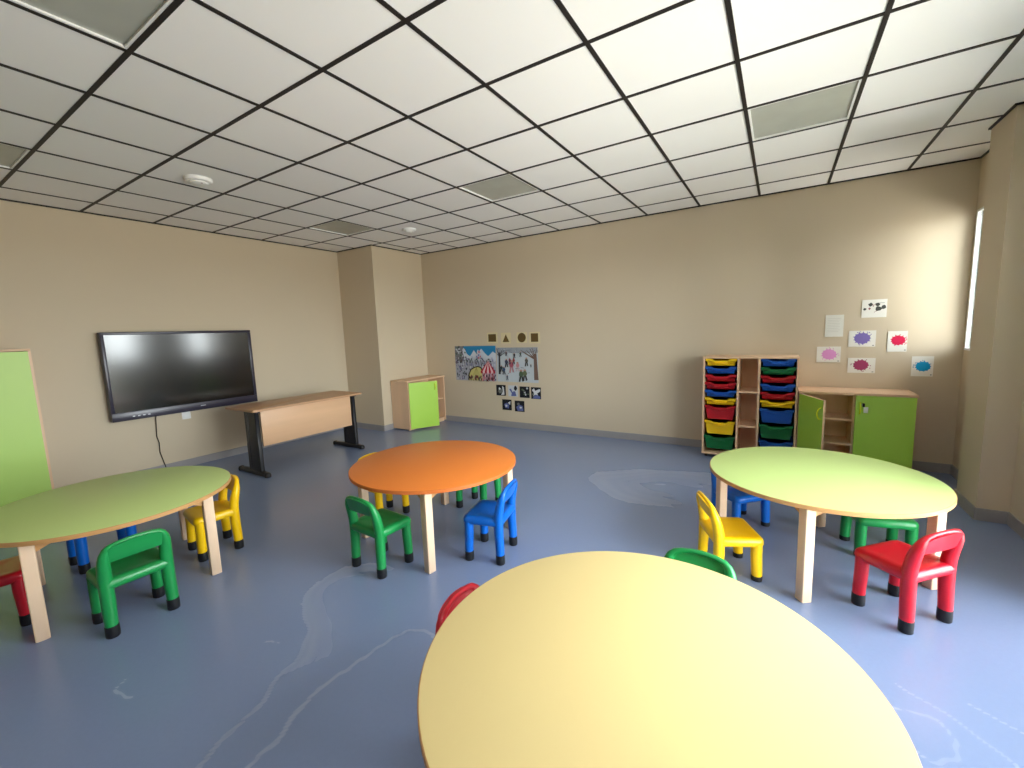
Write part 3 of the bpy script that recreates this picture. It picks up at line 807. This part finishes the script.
inkg, inkr = flat('print_dark', 74, 74, 70), flat('print_rose', 150, 96, 96)
for u, v, r, c in ((.34, .28, .085, inkg), (.62, .27, .09, inkg), (.66, .52, .13, inkg), (.88, .44, .10, inkg), (.12, .52, .06, inkg), (.31, .50, .05, inkr), (.45, .36, .03, inkr)):
    s.ell(u, v, r, r * 1.1, c, 9, .25)
s.stroke(.4, .3, .56, .3, .012, inkr); s.stroke(.6, .62, .5, .72, .012, inkr); s.stroke(.62, .2, .9, .2, .008, inkg)
s.done('small_picture', 'white sheet with small dark pictures, topmost on the back wall', 'picture')
s = Sheet(.638, 1.552, .790, 1.328, flat('paper_grey', 226, 225, 216))
for k in range(9): s.rect(.12, .16 + k * .075, .12 + random.uniform(.5, .74), .172 + k * .075, flat('faint_line', 196, 194, 186))
s.done('mounted_notice', 'plain pale sheet of faint text, leftmost above the lime cupboard', 'notice')

# ------------------------------------------------------------------ camera
cam = bpy.data.cameras.new('camera'); co = bpy.data.objects.new('camera', cam); COL.objects.link(co)
cam.sensor_fit = 'HORIZONTAL'; cam.sensor_width = 36; cam.lens = 424.572 / 1024 * 36; cam.clip_start = .02
yaw, pitch, roll = CAMROT = (-0.56400, -0.12300, -0.03550)
fw = Vector((math.sin(yaw) * math.cos(pitch), math.cos(yaw) * math.cos(pitch), math.sin(pitch)))
rt = Vector((math.cos(yaw), -math.sin(yaw), 0)); up = rt.cross(fw)
r2 = rt * math.cos(roll) + up * math.sin(roll); u2 = up * math.cos(roll) - rt * math.sin(roll)
mw = Matrix((r2, u2, -fw)).transposed().to_4x4(); mw.translation = (.2406, -2.7112, 1.5)
co.matrix_world = mw
S.camera = co

# ------------------------------------------------------------------ light: an overcast sky through the windows
wd = bpy.data.worlds.new('world'); S.world = wd; wd.use_nodes = True
nt = wd.node_tree; bg = nt.nodes['Background']
tc = nt.nodes.new('ShaderNodeTexCoord'); sp = nt.nodes.new('ShaderNodeSeparateXYZ'); cr = nt.nodes.new('ShaderNodeValToRGB'); mr = nt.nodes.new('ShaderNodeMapRange')
mr.inputs[1].default_value = -1; mr.inputs[2].default_value = 1
nt.links.new(tc.outputs['Generated'], sp.inputs[0]); nt.links.new(sp.outputs[2], mr.inputs[0]); nt.links.new(mr.outputs[0], cr.inputs[0]); nt.links.new(cr.outputs[0], bg.inputs[0])
e = cr.color_ramp.elements
SKY, HOR, BAND, GRD = (.84, .89, .95, 1), (1.26, 1.31, 1.36, 1), (.42, .36, .27, 1), (.74, .71, .66, 1)
e[0].position = 0; e[0].color = GRD
e[1].position = 1; e[1].color = SKY
for p_, c_ in ((.435, GRD), (.455, BAND), (.478, BAND), (.49, HOR), (.57, HOR), (.68, SKY)):
    q = e.new(p_); q.color = c_
bg.inputs[1].default_value = 12.0
for i, (a, b, z0) in enumerate(wins):      # sky portals: they give no light of their own, they only guide the sampling of the sky
    l = bpy.data.lights.new('sky_portal', 'AREA'); l.shape = 'RECTANGLE'; l.size = HEAD - z0; l.size_y = b - a
    l.cycles.is_portal = True
    o = bpy.data.objects.new('sky_portal', l); COL.objects.link(o)
    o.location = (XR + .12, (a + b) / 2, (z0 + HEAD) / 2); o.rotation_euler = (0, math.radians(90), 0)

vs = S.view_settings
vs.view_transform = 'Standard'; vs.look = 'None'; vs.gamma = 1.0; vs.use_curve_mapping = False; vs.exposure = 0.62
S.display_settings.display_device = 'sRGB'
S.cycles.use_denoising = True
S.cycles.max_bounces = 14; S.cycles.diffuse_bounces = 10; S.cycles.glossy_bounces = 5; S.cycles.transparent_max_bounces = 12
S.cycles.sample_clamp_indirect = 12
